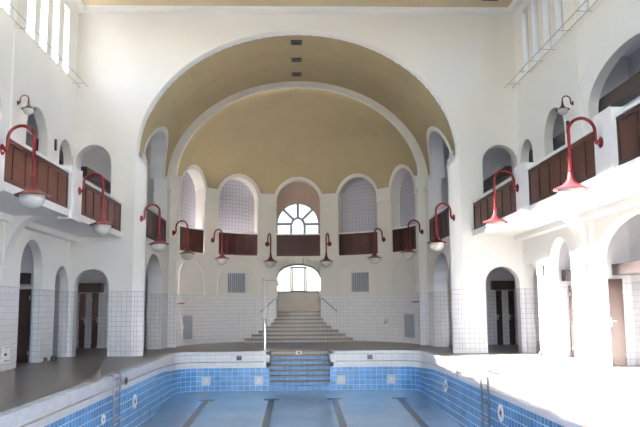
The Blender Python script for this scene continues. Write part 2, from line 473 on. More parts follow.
# ------------------------------------------------------------------ apse
LA = BA*1.15
def SA(u, v, d):
    """u = arc metres from the right end, v = height parameter"""
    th = u/RA; c, z = vz(v, BA, LA)
    r = RA*c+d
    return Vector((r*math.cos(th), YA+r*math.sin(th), z))
UA = RA*PI
TH = [22, 56, 90, 124, 158]
UC = [RA*math.radians(t) for t in TH]
NW = 0.975
TN = 0.5
class OpA(OpB):
    def __init__(s, *a, **k): OpB.__init__(s, *a, b=BA, L=LA, **k)
ups = [OpA(u, NW, 3.70, 6.10, .975, n=24) for u in UC]
low3 = OpA(UC[2], .97, 0, 2.80, .58, n=24)
ZIA = 6.38
zi = zv(ZIA, BA, LA)
amat = lambda v: 0 if v < ZT else (1 if v < zi else 2)
bm = bmesh.new()
vs = [ZS+LA*i/20 for i in range(21)]
wall(bm, SA, 0, UA, 0, ZS+LA, ups+[low3], amat, (ZT, zi), du=0.3, T=TN, reveal_mat=lambda v: 0 if v < ZT else 1, vsub=vs)
# niche backs
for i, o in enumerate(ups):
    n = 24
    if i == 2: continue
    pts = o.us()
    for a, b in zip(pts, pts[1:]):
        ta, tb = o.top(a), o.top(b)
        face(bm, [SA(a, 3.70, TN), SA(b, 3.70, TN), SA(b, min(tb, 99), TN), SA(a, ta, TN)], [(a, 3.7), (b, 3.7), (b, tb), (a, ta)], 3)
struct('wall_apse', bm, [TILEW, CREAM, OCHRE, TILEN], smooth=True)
# archivolts, impost band
bm = bmesh.new(); n = 24
for i, o in enumerate(ups):
    pin = [(o.uc-o.w*math.cos(PI*k/n), zv(o.zs+o.h*math.sin(PI*k/n), BA, LA)) for k in range(n+1)]
    g = .16
    pout = [(o.uc-(o.w+g)*math.cos(PI*k/n), zv(o.zs+(o.h+g)*math.sin(PI*k/n), BA, LA)) for k in range(n+1)]
    band(bm, SA, pin, pout, -.035, .02)
edges = [0.0]
for u in UC: edges += [u-NW, u+NW]
edges.append(UA)
for a, b in zip(edges[::2], edges[1::2]):
    k = max(2, int((b-a)/.25))
    sbox(bm, SA, a, b, 5.90, 5.96, -.06, .02, k); sbox(bm, SA, a, b, 5.96, 6.29, -.03, .02, k)
    sbox(bm, SA, a, b, 6.27, 6.39, -.055, .02, k)
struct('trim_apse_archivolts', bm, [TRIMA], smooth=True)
# blind arch outlines on the lower wall
bm = bmesh.new()
for i in (0, 1, 3, 4):
    for uc in (UC[i],):
        w_, h_, zs_ = 1.0, .88, 2.50
        pin = [(uc-w_, ZT)]+[(uc-w_*math.cos(PI*k/n), zs_+h_*math.sin(PI*k/n)) for k in range(n+1)]+[(uc+w_, ZT)]
        pout = [(uc-w_-.035, ZT)]+[(uc-(w_+.035)*math.cos(PI*k/n), zs_+(h_+.035)*math.sin(PI*k/n)) for k in range(n+1)]+[(uc+w_+.035, ZT)]
        band(bm, SA, pin, pout, -.022, .02)
struct('trim_blind_arches', bm, [TRIMA], smooth=True)

# ------------------------------------------------------------------ ceiling
bm = bmesh.new()
face(bm, [(-W-.5, YB, ZC), (W+.5, YB, ZC), (W+.5, D+.5, ZC), (-W-.5, D+.5, ZC)])
struct('ceiling', bm, OCHREC)
bm = bmesh.new()   # white cove
prof = [(0, -.18), (.04, -.165)]+[(.04+.15*math.sin(k*PI/12), -.165+.145*(1-math.cos(k*PI/12))) for k in range(1, 7)]+[(.22, -.002), (.22, 0.01)]
ring = lambda dx, dz: [(-W+dx, YB, ZC+dz), (-W+dx, D-dx, ZC+dz), (W-dx, D-dx, ZC+dz), (W-dx, YB, ZC+dz)]
for (a, za), (b, zb) in zip(prof, prof[1:]):
    P, Q = ring(a, za), ring(b, zb)
    for k in range(3): face(bm, [P[k], P[k+1], Q[k+1], Q[k]])
struct('trim_cove', bm, TRIM, smooth=True)

# ------------------------------------------------------------------ rear wall (unseen, behind the camera), tall windows added for frontal daylight
bm = bmesh.new()
SB = lambda u, v, d: Vector((u, YB-d, v))
rops = [Op(c, 1.95, 0.2, 8.0, 1.95, sill=True) for c in (-4.5, 0, 4.5)]
wall(bm, SB, -W, W, 0, ZC, rops, dado, (ZT,), T=.4)
struct('wall_back', bm, [TILEW, PLASTER])

# ------------------------------------------------------------------ corridors and side chambers behind the arches
XO, XL2 = 8.25, 8.0
for nm, s in (('left', -1), ('right', 1)):
    bm = bmesh.new()
    def pl(pts, uv=None, mi=0): face(bm, pts, uv or [(p[1]+p[0], p[2]) for p in pts], mi)
    def vquad(x0, y0, x1, y1, z0, z1, tiled=False):
        cuts = [z0]+([ZT] if tiled and z0 < ZT < z1 else [])+[z1]
        for a, b in zip(cuts, cuts[1:]):
            pl([(x0, y0, a), (x1, y1, a), (x1, y1, b), (x0, y0, b)], None, 0 if (tiled and b <= ZT+1e-6) else 1)
    vquad(s*XL2, YB, s*XL2, 20.98, 0, 3.6, True); vquad(s*XO, 20.98, s*XO, YR, 0, 3.6, True); vquad(s*XO, YB, s*XO, YR, 3.6, 7.6)
    vquad(s*4.6, YR, s*XO, YR, 0, 3.6, True); vquad(s*4.6, YR, s*XO, YR, 3.6, 7.6)
    # roofs / floors
    for z in (3.60, 7.60):
        pl([(s*7.0, YB, z), (s*XO, YB, z), (s*XO, YR, z), (s*7.0, YR, z)], None, 1)
        xi = 4.74 if z > 5 else 4.9; pl([(s*xi, D, z), (s*7.0, D, z), (s*7.0, YR, z), (s*xi, YR, z)], None, 1)
    pl([(s*7.0, YB, ZB-.01), (s*XO, YB, ZB-.01), (s*XO, YR, ZB-.01), (s*7.0, YR, ZB-.01)], None, 1)
    # cross walls, each beside an arch
    for yy in (20.98, 17.78, 12.6, 7.4):
        vquad(s*7.24, yy, s*XO, yy, 0, 3.6, True); vquad(s*7.24, yy, s*XO, yy, ZB, 7.6)
    vquad(s*7.24, D+.4, s*XO, D+.4, 0, 3.6, True)
    vquad(s*7.24, D+.4, s*XO, D+.4, ZB, 7.6)
    struct('wall_corridor_%s' % nm, bm, [TILEW, CHAMB])

# ------------------------------------------------------------------ galleries of the hall
for nm, s in (('left', -1), ('right', 1)):
    bm = bmesh.new()
    x0, x1 = sorted((s*5.50, s*W)); box(bm, x0, x1, YB, D, 3.62, ZB, 0)
    x0, x1 = sorted((s*5.44, s*5.62)); box(bm, x0, x1, YB, D, 3.60, 3.77, 0)
    x0, x1 = sorted((s*6.74, s*W)); box(bm, x0, x1, YB, D, 3.47, 3.63, 0)
    for yc in ():
        x0, x1 = sorted((s*5.60, s*W)); box(bm, x0, x1, yc-.3, yc+.3, 3.54, 3.63, 0)
    struct('floor_gallery_%s' % nm, bm, TRIM)
    for k, yc in enumerate((18.1, 13.2, 7.9, 2.65) if s < 0 else (17.8, 12.83, 7.6, 2.4)):
        bm = bmesh.new()
        x0, x1 = sorted((s*5.40, s*5.70)); box(bm, x0, x1, yc-.39, yc+.39, 3.56, 4.84)
        bevel_all(bm, .015)
        struct('trim_%s_post' % nm, bm, TRIM)

def parapet(S, ua, ub, zb, zt, nb, label, apse=False, seg=1, dd=0.0, group=None, rail=True):
    mid = S((ua+ub)/2, zb, 0)
    t = thing('balcony_parapet', label, 'balcony parapet', mid, group)
    inv = Matrix.Translation(-mid)
    Z = lambda u, v, d: inv @ S(u, v, d+dd)
    bm = bmesh.new(); st = .075
    sbox(bm, Z, ua, ub, zt-.09, zt, -.01, .06, seg*nb); sbox(bm, Z, ua, ub, zb, zb+.10, -.01, .06, seg*nb)
    wds = (ub-ua-st)/nb
    for k in range(nb+1):
        u = ua+k*wds; sbox(bm, Z, u, u+st, zb+.10, zt-.09, -.008, .058, 1)
    link('panel_frame', bm, WOODD if apse else WOODF, t)
    for k in range(nb):
        bm = bmesh.new(); sbox(bm, Z, ua+k*wds+st-.002, ua+(k+1)*wds+.002, zb+.098, zt-.088, .015, .05, seg)
        link('board', bm, WOODD if apse else WOOD, t)
    if rail:
        bm = bmesh.new(); sbox(bm, Z, ua, ub, zt, zt+.06, -.04, .12, seg*nb); link('coping', bm, TRIM, t)
    return t
for S, s, side in ((lambda u, v, d: Vector((-5.5-d, u, v)), -1, 'left'), (lambda u, v, d: Vector((5.5+d, u, v)), 1, 'right')):
    g = 'wooden parapets of the %s gallery' % side
    pa, pb = (18.1, 13.2) if s < 0 else (17.8, 12.83)
    parapet(S, pa+.38, 23.05, 3.77, 4.64, 6, 'brown wooden gallery parapet on the %s, the bay that ends at the front wall' % side, group=g)
    parapet(S, pb+.38, pa-.38, 3.77, 4.64, 6, 'long brown panelled wooden gallery parapet on the %s, between the two white posts' % side, group=g)
    if s > 0:
        parapet(S, 7.98, pb-.38, 3.77, 4.64, 6, 'brown panelled wooden gallery parapet cut off by the right edge of the photo', group=g)
nl = ['rightmost of the five dark parapets in the apse niches', 'dark wooden parapet in the apse niche right of the fan window', 'dark wooden parapet in the centre niche directly under the fan window',
      'dark wooden parapet in the apse niche left of the fan window', 'leftmost of the five dark parapets in the apse niches']
for u, l in zip(UC, nl):
    parapet(SA, u-NW+.01, u+NW-.01, 3.69, 4.64, 4, l, True, 2, .05, 'dark wooden parapets of the apse niches')
for sx, sd in ((-1, 'left'), (1, 'right')):
    parapet(SBar(sx), UB0+.02, UB1-.02, 3.75, 4.65, 5, 'dark wooden parapet in the tall arched opening of the %s barrel vault wall' % sd, True, 1, .02, 'dark wooden parapets of the barrel vault')

# ------------------------------------------------------------------ pool, deck, rim
XL, XR, YP = -4.1, 4.1, 24.9
RC = 0.95
SXL, SXR = -.95, 1.01
LIP = 0.22
def outline(inset):
    """pool outline left->back->right as (x, y, nx, ny) at an inset from the outer lip edge"""
    r = RC-inset; pts = [(XL+inset, YB+.02)]
    for y in (2, 6, 10, 14, 16.35, 16.95, 20, 22): pts.append((XL+inset, y))
    for k in range(13):
        a = PI-k*PI/24; pts.append((XL+RC+r*math.cos(a), YP-RC+r*math.sin(a)))
    left = pts+[(-2.0, YP-inset), (SXL, YP-inset)]
    right = [(SXR, YP-inset), (2.2, YP-inset)]
    for k in range(13):
        a = PI/2-k*PI/24; right.append((XR-RC+r*math.cos(a), YP-RC+r*math.sin(a)))
    for y in (22, 20, 16.95, 16.35, 14, 10, 6, 2): right.append((XR-inset, y))
    right.append((XR-inset, YB+.02))
    return left, right
def kz(x, y): return 0.70+0.30*smoothstep(21.0, 24.4, y)
def floor_z(x, y): return -1.23-0.032*(YP-y)
def along(pts):
    s = [0]
    for a, b in zip(pts, pts[1:]): s.append(s[-1]+math.hypot(b[0]-a[0], b[1]-a[1]))
    return s
# profile: (inset, z, material) - lip, overflow channel, white freeboard, blue wall
PR = [(0, 0.0, 1), (0.02, 0.025, 1), (LIP-.02, 0.025, 1), (LIP, 0.01, 1), (LIP, -.07, 0), (LIP-.05, -.085, 0), (LIP-.05, -.30, 0), (LIP, -.325, 2), (LIP, -.50, 0)]
bmr, bmw = bmesh.new(), bmesh.new()
ref = outline(LIP)
for side in (0, 1):
    S_ = along(ref[side])
    vv = 0
    for (i0, z0, m0), (i1, z1, m1) in zip(PR, PR[1:]):
        P, Q = outline(i0)[side], outline(i1)[side]
        ln = math.hypot(i1-i0, z1-z0)
        for k in range(len(P)-1):
            p0, p1, q0, q1 = P[k], P[k+1], Q[k], Q[k+1]
            pt = lambda p, z: (p[0], p[1], z*(kz(p[0], p[1]) if z < -.06 else 1))
            face(bmr, [pt(p0, z0), pt(p1, z0), pt(q1, z1), pt(q0, z1)], [(S_[k], vv), (S_[k+1], vv), (S_[k+1], vv+ln), (S_[k], vv+ln)], m1)
        vv += ln
    P = ref[side]
    for k in range(len(P)-1):
        (xa, ya), (xb, yb) = P[k], P[k+1]
        za, zb = -.50*kz(xa, ya), -.50*kz(xb, yb); fa, fb = floor_z(xa, ya), floor_z(xb, yb)
        face(bmw, [(xa, ya, za), (xb, yb, zb), (xb, yb, fb-.02), (xa, ya, fa-.02)], [(S_[k], -.5), (S_[k+1], -.5), (S_[k+1], fb*1.0), (S_[k], fa*1.0)])
# end faces of the rim beside the pool stairs
for x, sgn in ((SXL, -1), (SXR, 1)):
    face(bmr, [(x, YP-LIP, 0.02), (x, YP+1.4, 0.02), (x, YP+1.4, -.45), (x, YP-LIP, -.45)], [(0, 0), (1.6, 0), (1.6, .45), (0, .45)], 0)
    face(bmw, [(x, YP-LIP, -.45), (x, YP+1.4, -.45), (x, YP+1.4, -1.4), (x, YP-LIP, -1.4)], [(0, -.45), (1.6, -.45), (1.6, -1.4), (0, -1.4)])
    face(bmr, [(x, YP-LIP, .02), (x+sgn*.12, YP-LIP, .02), (x+sgn*.12, YP-LIP, -.48), (x, YP-LIP, -.48)], [(0, 0), (.12, 0), (.12, .5), (0, .5)], 0)
    xa, xb = sorted((x, x+sgn*.18)); box(bmr, xa, xb, YP-.02, YP+1.4, -.02, .026, 0); box(bmr, xa, xb, YP-LIP+.001, YP, -.34, .02, 0)
struct('trim_pool_rim', bmr, [TILER, TILEP, GUTTER])
struct('wall_pool', bmw, [TILEB])
# pool floor
bm = bmesh.new()
xs = [XL+LIP+(XR-XL-2*LIP)*i/16 for i in range(17)]; ys = [YB+(YP-LIP-YB)*i/32 for i in range(33)]
for xa, xb in zip(xs, xs[1:]):
    for ya, yb in zip(ys, ys[1:]):
        q = [(xa, ya), (xb, ya), (xb, yb), (xa, yb)]
        # cut the rounded corners
        face(bm, [(x, y, floor_z(x, y)) for x, y in q], q)
struct('floor_pool', bm, [TILEF], smooth=True)
# deck with the pool cut out of it
bm = bmesh.new()
L_, R_ = outline(0)
hole = L_+[(SXL, YP+1.4), (SXR, YP+1.4)]+R_
loop_in = [bm.verts.new((x, y, 0)) for x, y in hole]
outer = [(XR, YB), (8.6, YB), (8.6, 34.0), (-8.6, 34.0), (-8.6, YB), (XL, YB)]
loop_out = [bm.verts.new((x, y, 0)) for x, y in outer]
allv = loop_in+loop_out
es = [bm.edges.new((allv[i], allv[(i+1) % len(allv)])) for i in range(len(allv))]
bmesh.ops.triangle_fill(bm, use_beauty=True, edges=es)
l = uvl(bm)
for f in bm.faces:
    for lp in f.loops: lp[l].uv = lp.vert.co.xy
struct('floor', bm, [DECK])

# lane lines on the pool floor
for lx, xx in enumerate((-2.76, -.83, 1.06, 3.02)):
    bm = bmesh.new(); yy = [YB+.1+(22.7-YB-.1)*i/20 for i in range(21)]
    for a, b in zip(yy, yy[1:]):
        face(bm, [(xx-.09, a, floor_z(xx, a)+.004), (xx+.09, a, floor_z(xx, a)+.004), (xx+.09, b, floor_z(xx, b)+.004), (xx-.09, b, floor_z(xx, b)+.004)])
    a, b = 22.7, 22.95
    face(bm, [(xx-.22, a, floor_z(xx, a)+.004), (xx+.22, a, floor_z(xx, a)+.004), (xx+.22, b, floor_z(xx, b)+.004), (xx-.22, b, floor_z(xx, b)+.004)])
    nml = ['leftmost of the four dark lane lines on the pool floor', 'dark lane line on the pool floor, second from the left', 'dark lane line on the pool floor, second from the right', 'rightmost of the four dark lane lines on the pool floor'][lx]
    tag(link('lane_line', bm, LANE), nml, 'lane line', 'dark lane lines on the pool floor')

# pool stairs (down from the deck)
bm = bmesh.new()
NS = 7; top_y, run, rise = YP+1.32, .22, .152
for k in range(NS):
    z1 = -k*rise-.02; y1 = top_y-k*run; y0 = y1-run if k < NS-1 else YP-LIP
    yb = y1
    zb = z1-rise
    # tread of this step and riser in front of it
    face(bm, [(SXL, y0, z1), (SXR, y0, z1), (SXR, y1, z1), (SXL, y1, z1)], [(SXL, y0), (SXR, y0), (SXR, y1), (SXL, y1)], 1)
    face(bm, [(SXL, y0, zb), (SXR, y0, zb), (SXR, y0, z1), (SXL, y0, z1)], [(SXL, zb), (SXR, zb), (SXR, z1), (SXL, z1)], 2 if k == 0 else 0)
    box(bm, SXL, SXR, y0-.025, y0+.05, z1-.045, z1+.008, 1)
face(bm, [(SXL, top_y, -.05), (SXR, top_y, -.05), (SXR, top_y, 0), (SXL, top_y, 0)], None, 1)
face(bm, [(SXL, top_y, 0), (SXR, top_y, 0), (SXR, top_y+.1, 0), (SXL, top_y+.1, 0)], None, 1)
zb = -NS*rise-.02
face(bm, [(SXL, YP-LIP, -1.4), (SXR, YP-LIP, -1.4), (SXR, YP-LIP, zb+.02), (SXL, YP-LIP, zb+.02)], [(SXL, -1.4), (SXR, -1.4), (SXR, zb), (SXL, zb)], 0)
struct('floor_pool_stairs', bm, [STEPB, NOSE, STEPR])

# grand stairs up to the apse window
bm = bmesh.new()
hws = [2.26, 1.98, 1.70, 1.40, 1.19, 1.07, 1.0, .97]
y0s = [31.5+.25*k for k in range(8)]
for k, (hw, y0) in enumerate(zip(hws, y0s)):
    z0, z1 = k*.16, (k+1)*.16
    ye = 33.9 if k > 5 else 33.4
    sd = .24*(hws[0]-hw)
    pts = [(-hw, y0+.55*0), (hw, y0), (hw, ye), (-hw, ye)]
    # slightly bowed front
    front = [(-hw+2*hw*i/12, y0-.10*(1-((i-6)/6)**2)) for i in range(13)]
    for a, b in zip(front, front[1:]):
        face(bm, [(a[0], a[1], z0), (b[0], b[1], z0), (b[0], b[1], z1-.055), (a[0], a[1], z1-.055)], [(a[0], z0), (b[0], z0), (b[0], z1), (a[0], z1)], 1)
        for za, zb_, o_ in ((z1-.055, z1, .025),):
            face(bm, [(a[0], a[1]-o_, za), (b[0], b[1]-o_, za), (b[0], b[1]-o_, zb_), (a[0], a[1]-o_, zb_)], None, 2)
            face(bm, [(a[0], a[1]-o_, za), (b[0], b[1]-o_, za), (b[0], b[1], za), (a[0], a[1], za)], None, 2)
            face(bm, [(a[0], a[1]-o_, zb_), (b[0], b[1]-o_, zb_), (b[0], b[1]+.03, zb_), (a[0], a[1]+.03, zb_)], None, 2)
        face(bm, [(a[0], a[1]+.03, z1), (b[0], b[1]+.03, z1), (b[0], ye, z1), (a[0], ye, z1)], [(a[0], a[1]), (b[0], b[1]), (b[0], ye), (a[0], ye)], 0)
    for s in (-1, 1):
        face(bm, [(s*hw, y0, z0), (s*hw, ye, z0), (s*hw, ye, z1), (s*hw, y0, z1)], [(y0, z0), (ye, z0), (ye, z1), (y0, z1)], 1)
struct('floor_grand_stairs', bm, [STEPT, STEPR, NOSE])

# ------------------------------------------------------------------ windows
def arch_frame(name, n_id, uc, w, z0, zs, h, ypos, bars, mullions=(), fan=False, r=.03):
    """arched window in a plane y = ypos; bars extruded in y"""
    t = bpy.data.objects.new('window_%d' % n_id, None); COL.objects.link(t); t['kind'] = 'structure'; t.location = (uc, ypos, z0)
    return t
def bar(bm, x0, z0, x1, z1, w, y0, y1):
    d = Vector((x1-x0, 0, z1-z0)).normalized(); nrm = Vector((-d.z, 0, d.x))*w/2
    P = [Vector((x0, 0, z0))+nrm, Vector((x1, 0, z1))+nrm, Vector((x1, 0, z1))-nrm, Vector((x0, 0, z0))-nrm]
    for y in (y0, y1): face(bm, [(p.x, y, p.z) for p in P])
    for a, b in zip(P, P[1:]+P[:1]): face(bm, [(a.x, y0, a.z), (b.x, y0, b.z), (b.x, y1, b.z), (a.x, y1, a.z)])
def ring_bar(bm, cx, cz, rx, rz, wd, y0, y1, a0=0, a1=PI, n=24):
    for k in range(n):
        a, b = a0+(a1-a0)*k/n, a0+(a1-a0)*(k+1)/n
        q = []
        for (ang, dr) in ((a, 0), (b, 0), (b, -wd), (a, -wd)): q.append((cx+(rx+dr)*math.cos(ang), cz+(rz+dr)*math.sin(ang)))
        for y in (y0, y1): face(bm, [(x, y, z) for x, z in q])
        for i in (0, 2):
            p, r_ = q[i], q[i+1]; face(bm, [(p[0], y0, p[1]), (r_[0], y0, r_[1]), (r_[0], y1, r_[1]), (p[0], y1, p[1])])
wn = 1
YW = YA+RA+TN-.16     # plane of the apse windows
# fan window in the centre niche: back wall with arched hole
bm = bmesh.new()
SW = lambda u, v, d: Vector((u, YW+d, v))
fo = Op(-.02, .95, 4.68, 5.18, .95, 28, sill=True)
wall(bm, SW, -1.14, 1.14, 3.6, 7.35, [fo], lambda v: 0, (), T=.2)
struct('wall_fan_window', bm, [BEIGE])
t = bpy.data.objects.new('window_1', None); COL.objects.link(t); t['kind'] = 'structure'; t.location = (0, YW+.08, 4.68)
def lk(name, bm, m, t, smooth=False):
    bmesh.ops.translate(bm, verts=bm.verts, vec=-Vector(t.location)); return link(name, bm, m, t, smooth)
y0, y1 = YW+.05, YW+.11; cx, cz = -.02, 5.18
bm = bmesh.new()
ring_bar(bm, cx, cz, .95, .95, .05, y0, y1); bar(bm, cx-.925, 4.68, cx-.925, cz, .05, y0, y1); bar(bm, cx+.925, 4.68, cx+.925, cz, .05, y0, y1); bar(bm, cx-.95, 4.705, cx+.95, 4.705, .05, y0, y1)
ring_bar(bm, cx, cz, .33, .33, .12, y0, y1)
bar(bm, cx-.30, 4.68, cx-.30, cz, .12, y0, y1); bar(bm, cx+.30, 4.68, cx+.30, cz, .12, y0, y1)
bar(bm, cx-.95, cz, cx-.30, cz, .12, y0, y1); bar(bm, cx+.30, cz, cx+.95, cz, .12, y0, y1)
for a in (45, 90, 135):
    a = math.radians(a); bar(bm, cx+.30*math.cos(a), cz+.30*math.sin(a), cx+.93*math.cos(a), cz+.93*math.sin(a), .12, y0, y1)
lk('window_frame', bm, FRAMEG, t)
bm = bmesh.new(); yp = (y0+y1)/2
pts = [(cx-.95, 4.68)]+[(cx-.95*math.cos(PI*k/24), cz+.95*math.sin(PI*k/24)) for k in range(25)]+[(cx+.95, 4.68)]
face(bm, [(x, yp, z) for x, z in pts]); lk('pane', bm, GLASSD, t)
# lower window at the head of the stairs
YW2 = 33.9
bm = bmesh.new()
# jambs and vault of the stair niche behind the apse wall
o = Op(0, .97, 0, 2.80, .58, 24); pts = [(-.97, 0), (-.97, ZT)]+o.outline()[1:-1]+[(.97, ZT), (.97, 0)]
for a, b in zip(pts, pts[1:]):
    if math.hypot(a[0]-b[0], a[1]-b[1]) < 1e-6: continue
    lowt = max(a[1], b[1]) <= ZT+1e-6
    face(bm, [(a[0], YA+RA-.12, a[1]), (b[0], YA+RA-.12, b[1]), (b[0], YW2+.3, b[1]), (a[0], YW2+.3, a[1])], [(0, a[1]), (0, b[1]), (1.2, b[1]), (1.2, a[1])], 0 if lowt else 1)
struct('wall_stair_niche', bm, [TILEW, CREAM], smooth=True)
bm = bmesh.new(); box(bm, -.98, .98, YW2, YW2+.2, 1.2, 2.14); bevel_all(bm, .012)
pan = struct('wall_window_parapet', bm, [STONE])
t = bpy.data.objects.new('window_2', None); COL.objects.link(t); t['kind'] = 'structure'; t.location = (0, YW2+.1, 2.12)
y0, y1 = YW2+.06, YW2+.13; bm = bmesh.new()
bar(bm, -.95, 2.15, .95, 2.15, .06, y0, y1); bar(bm, -.345, 2.12, -.345, 3.3, .06, y0, y1); bar(bm, .345, 2.12, .345, 3.3, .06, y0, y1)
bar(bm, -.27, 2.12, -.27, 3.26, .05, y0, y1); bar(bm, .27, 2.12, .27, 3.26, .05, y0, y1); bar(bm, -.345, 3.245, .345, 3.245, .07, y0, y1); bar(bm, -.3, 2.19, .3, 2.19, .05, y0, y1)
ring_bar(bm, 0, 2.80, .97, .58, .03, y0, y1)
lk('window_frame', bm, FRAMEG, t)
bm = bmesh.new(); yp = (y0+y1)/2
face(bm, [(x, yp, z) for x, z in [(-.95, 2.12)]+o.outline()[1:-1]+[(.95, 2.12)]]); lk('pane', bm, GLASSD, t)
# tall strip windows of the side walls
wn = 3
for s, gl in ((-1, GLASS), (1, GLASSB)):
    for c in WC+WB:
        t = bpy.data.objects.new('window_%d' % wn, None); COL.objects.link(t); t['kind'] = 'structure'; wn += 1
        xw = s*(W+.2); t.location = (xw, c, WZ0)
        bm = bmesh.new()
        for ya, yb, za, zb in ((c-WHW, c-WHW+.035, WZ0, WZ1), (c+WHW-.035, c+WHW, WZ0, WZ1), (c-WHW, c+WHW, WZ0, WZ0+.05), (c-WHW, c+WHW, WZ1-.05, WZ1)):
            box(bm, xw-.03, xw+.03, ya, yb, za, zb)
        lk('window_frame', bm, FRAMEW, t)
        bm = bmesh.new(); face(bm, [(xw, c-WHW, WZ0), (xw, c+WHW, WZ0), (xw, c+WHW, WZ1), (xw, c-WHW, WZ1)]); lk('pane', bm, gl, t)

# bracketed safety rails under the strip windows
for s, sd in ((-1, 'left'), (1, 'right')):
    t = thing('safety_rail', 'thin bracketed iron rail running below the high windows of the %s wall' % sd, 'rail', (s*6.7, 22.0, 8.36), 'window safety rails')
    for x in (6.62, 6.88):
        bm = bmesh.new(); tube(bm, [(s*x, YB+.5, 8.38), (s*x, D, 8.38)], .011, 6); lk('rail_bar', bm, IRON, t)
    for yb in (22.6, 21.4, 20.4, 19.45, 18.05, 16.8, 15.8, 14.8, 12.75, 10.0):
        bm = bmesh.new(); tube(bm, [(s*6.60, yb, 8.38), (s*W, yb, 8.38)], .009, 6);
        lk('bracket', bm, IRON, t)

# ------------------------------------------------------------------ lamps
def lamp(name, label, loc, direction, sc_=1.0, small=False, drop=.63, reach=.58, rise=.20):
    """gooseneck wall lamp; local +x points away from the wall, origin at the mount"""
    t = thing('wall_lamp', label, 'wall lamp', loc, 'small upper wall lamps' if small else 'red gooseneck wall lamps', math.atan2(direction[1], direction[0]))
    k = sc_; arm = REDD if small else RED; shd = REDD if small else SHADE
    bm = bmesh.new(); lathe(bm, [(0, -.01), (.10*k, -.01), (.105*k, .012*k), (.075*k, .035*k), (.045*k, .05*k), (.035*k, .10*k), (0, .10*k)], 18, mat=Matrix.Rotation(PI/2, 4, 'Y'))
    link('mount', bm, arm, t, True)
    cx = .10*k; R = (reach*k-cx)/2
    path = [(.05*k, 0, 0), (.085*k, 0, .005*k), (cx, 0, .05*k), (cx, 0, rise*k)]
    zc = rise*k
    for i in range(1, 14):
        a = PI-PI*i/14; path.append((cx+R+R*math.cos(a), 0, zc+R*math.sin(a)))
    path += [(cx+2*R, 0, zc), (cx+2*R, 0, (zc-drop*k+.12*k)/2), (cx+2*R, 0, -drop*k+.12*k)]
    bm = bmesh.new(); tube(bm, path, .030*k, 10); link('arm', bm, arm, t, True)
    xs = cx+2*R; zr = -drop*k-.22*k     # rim height
    bm = bmesh.new()
    lathe(bm, [(.036*k, zr+.36*k), (.05*k, zr+.355*k), (.05*k, zr+.33*k), (.036*k, zr+.32*k)], 14, (xs, 0, 0)); link('collar', bm, arm, t, True)
    bm = bmesh.new()
    pr = [(.034, .34), (.045, .26), (.065, .19), (.10, .125), (.16, .075), (.23, .04), (.30, .012), (.315, 0.0), (.31, -.012), (.235, .008), (.16, .05), (.09, .11), (.03, .2)]
    lathe(bm, [(r*k, zr+z*k) for r, z in pr], 32, (xs, 0, 0)); link('lamp_shade', bm, shd, t, True)
    bm = bmesh.new(); R2 = .225*k
    lathe(bm, [(R2*.96, zr+.03*k), (R2, zr), (R2*1.0, zr-.05*k)]+[(R2*math.cos(a), zr-.05*k-.20*k*math.sin(a)) for a in [PI/2*i/10 for i in range(1, 10)]]+[(.001, zr-.25*k)], 32, (xs, 0, 0)); link('globe', bm, GLOBE, t, True)
    return t
for s, sd in ((-1, 'left'), (1, 'right')):
    lamp('a', 'large red gooseneck lamp with white globe on the nearest white post of the %s gallery' % sd, (s*5.40, 13.46 if s < 0 else 12.9, 4.31), (-s, 0))
    lamp('b', 'red gooseneck lamp on the farther white post of the %s gallery, beside the short parapet' % sd, (s*5.40, 18.3 if s < 0 else 18.0, 4.31), (-s, 0))
    lamp('c', 'red gooseneck lamp on the %s jamb of the great arch' % sd, (s*4.88, D+.07, 4.20), (-s, -.12), drop=.58)
    lamp('d', 'red gooseneck lamp on the %s pier of the white rib before the apse' % sd, (s*4.72, YR-.03, 4.27), (-s, -.30), drop=.58)
    th = math.radians(90-s*50.2); lamp('e', 'red gooseneck lamp on the apse wall between the two %s niches' % sd, (RA*math.cos(th), YA+RA*math.sin(th), 4.27), (-math.cos(th), -math.sin(th)), drop=.58)
    th = math.radians(90-s*17.0); lamp('f', 'red gooseneck lamp on the apse wall just %s of the centre window' % sd, (RA*math.cos(th), YA+RA*math.sin(th), 4.22), (-math.cos(th), -math.sin(th)), drop=.58)
    lamp('g', 'small dark lamp high on the upper %s wall above the gallery' % sd, (s*(W-.06), 18.15, 6.50), (-s, 0), .57, True, drop=.06, reach=.47, rise=.15)

# ------------------------------------------------------------------ doors and door headers behind the arches
dn = 1
def door(x0, x1, y0, y1, z0, z1, mat, hx, knob=True):
    global dn
    t = bpy.data.objects.new('door_%d' % dn, None); COL.objects.link(t); t['kind'] = 'structure'; dn += 1
    t.location = ((x0+x1)/2, y0, z0)
    bm = bmesh.new(); box(bm, x0, x1, y0, y1, z0+.01, z1); bevel_all(bm, .006); lk('door_leaf', bm, mat, t)
    if knob:
        bm = bmesh.new(); box(bm, hx-.02, hx+.02, y0-.008, y0, .92, 1.14); tube(bm, [(hx, y0-.005, 1.06), (hx, y0-.05, 1.06)], .01, 8)
        tube(bm, [(hx, y0-.05, 1.06), (hx+(.11 if hx < (x0+x1)/2 else -.11), y0-.05, 1.06)], .011, 8); lk('handle', bm, CHROME, t)
    for z in (.25, 1.75):
        bm = bmesh.new(); he = x1-.012 if hx < (x0+x1)/2 else x0+.012
        tube(bm, [(he, y0-.012, z-.05), (he, y0-.012, z+.05)], .012, 8); lk('hinge', bm, STEEL, t)
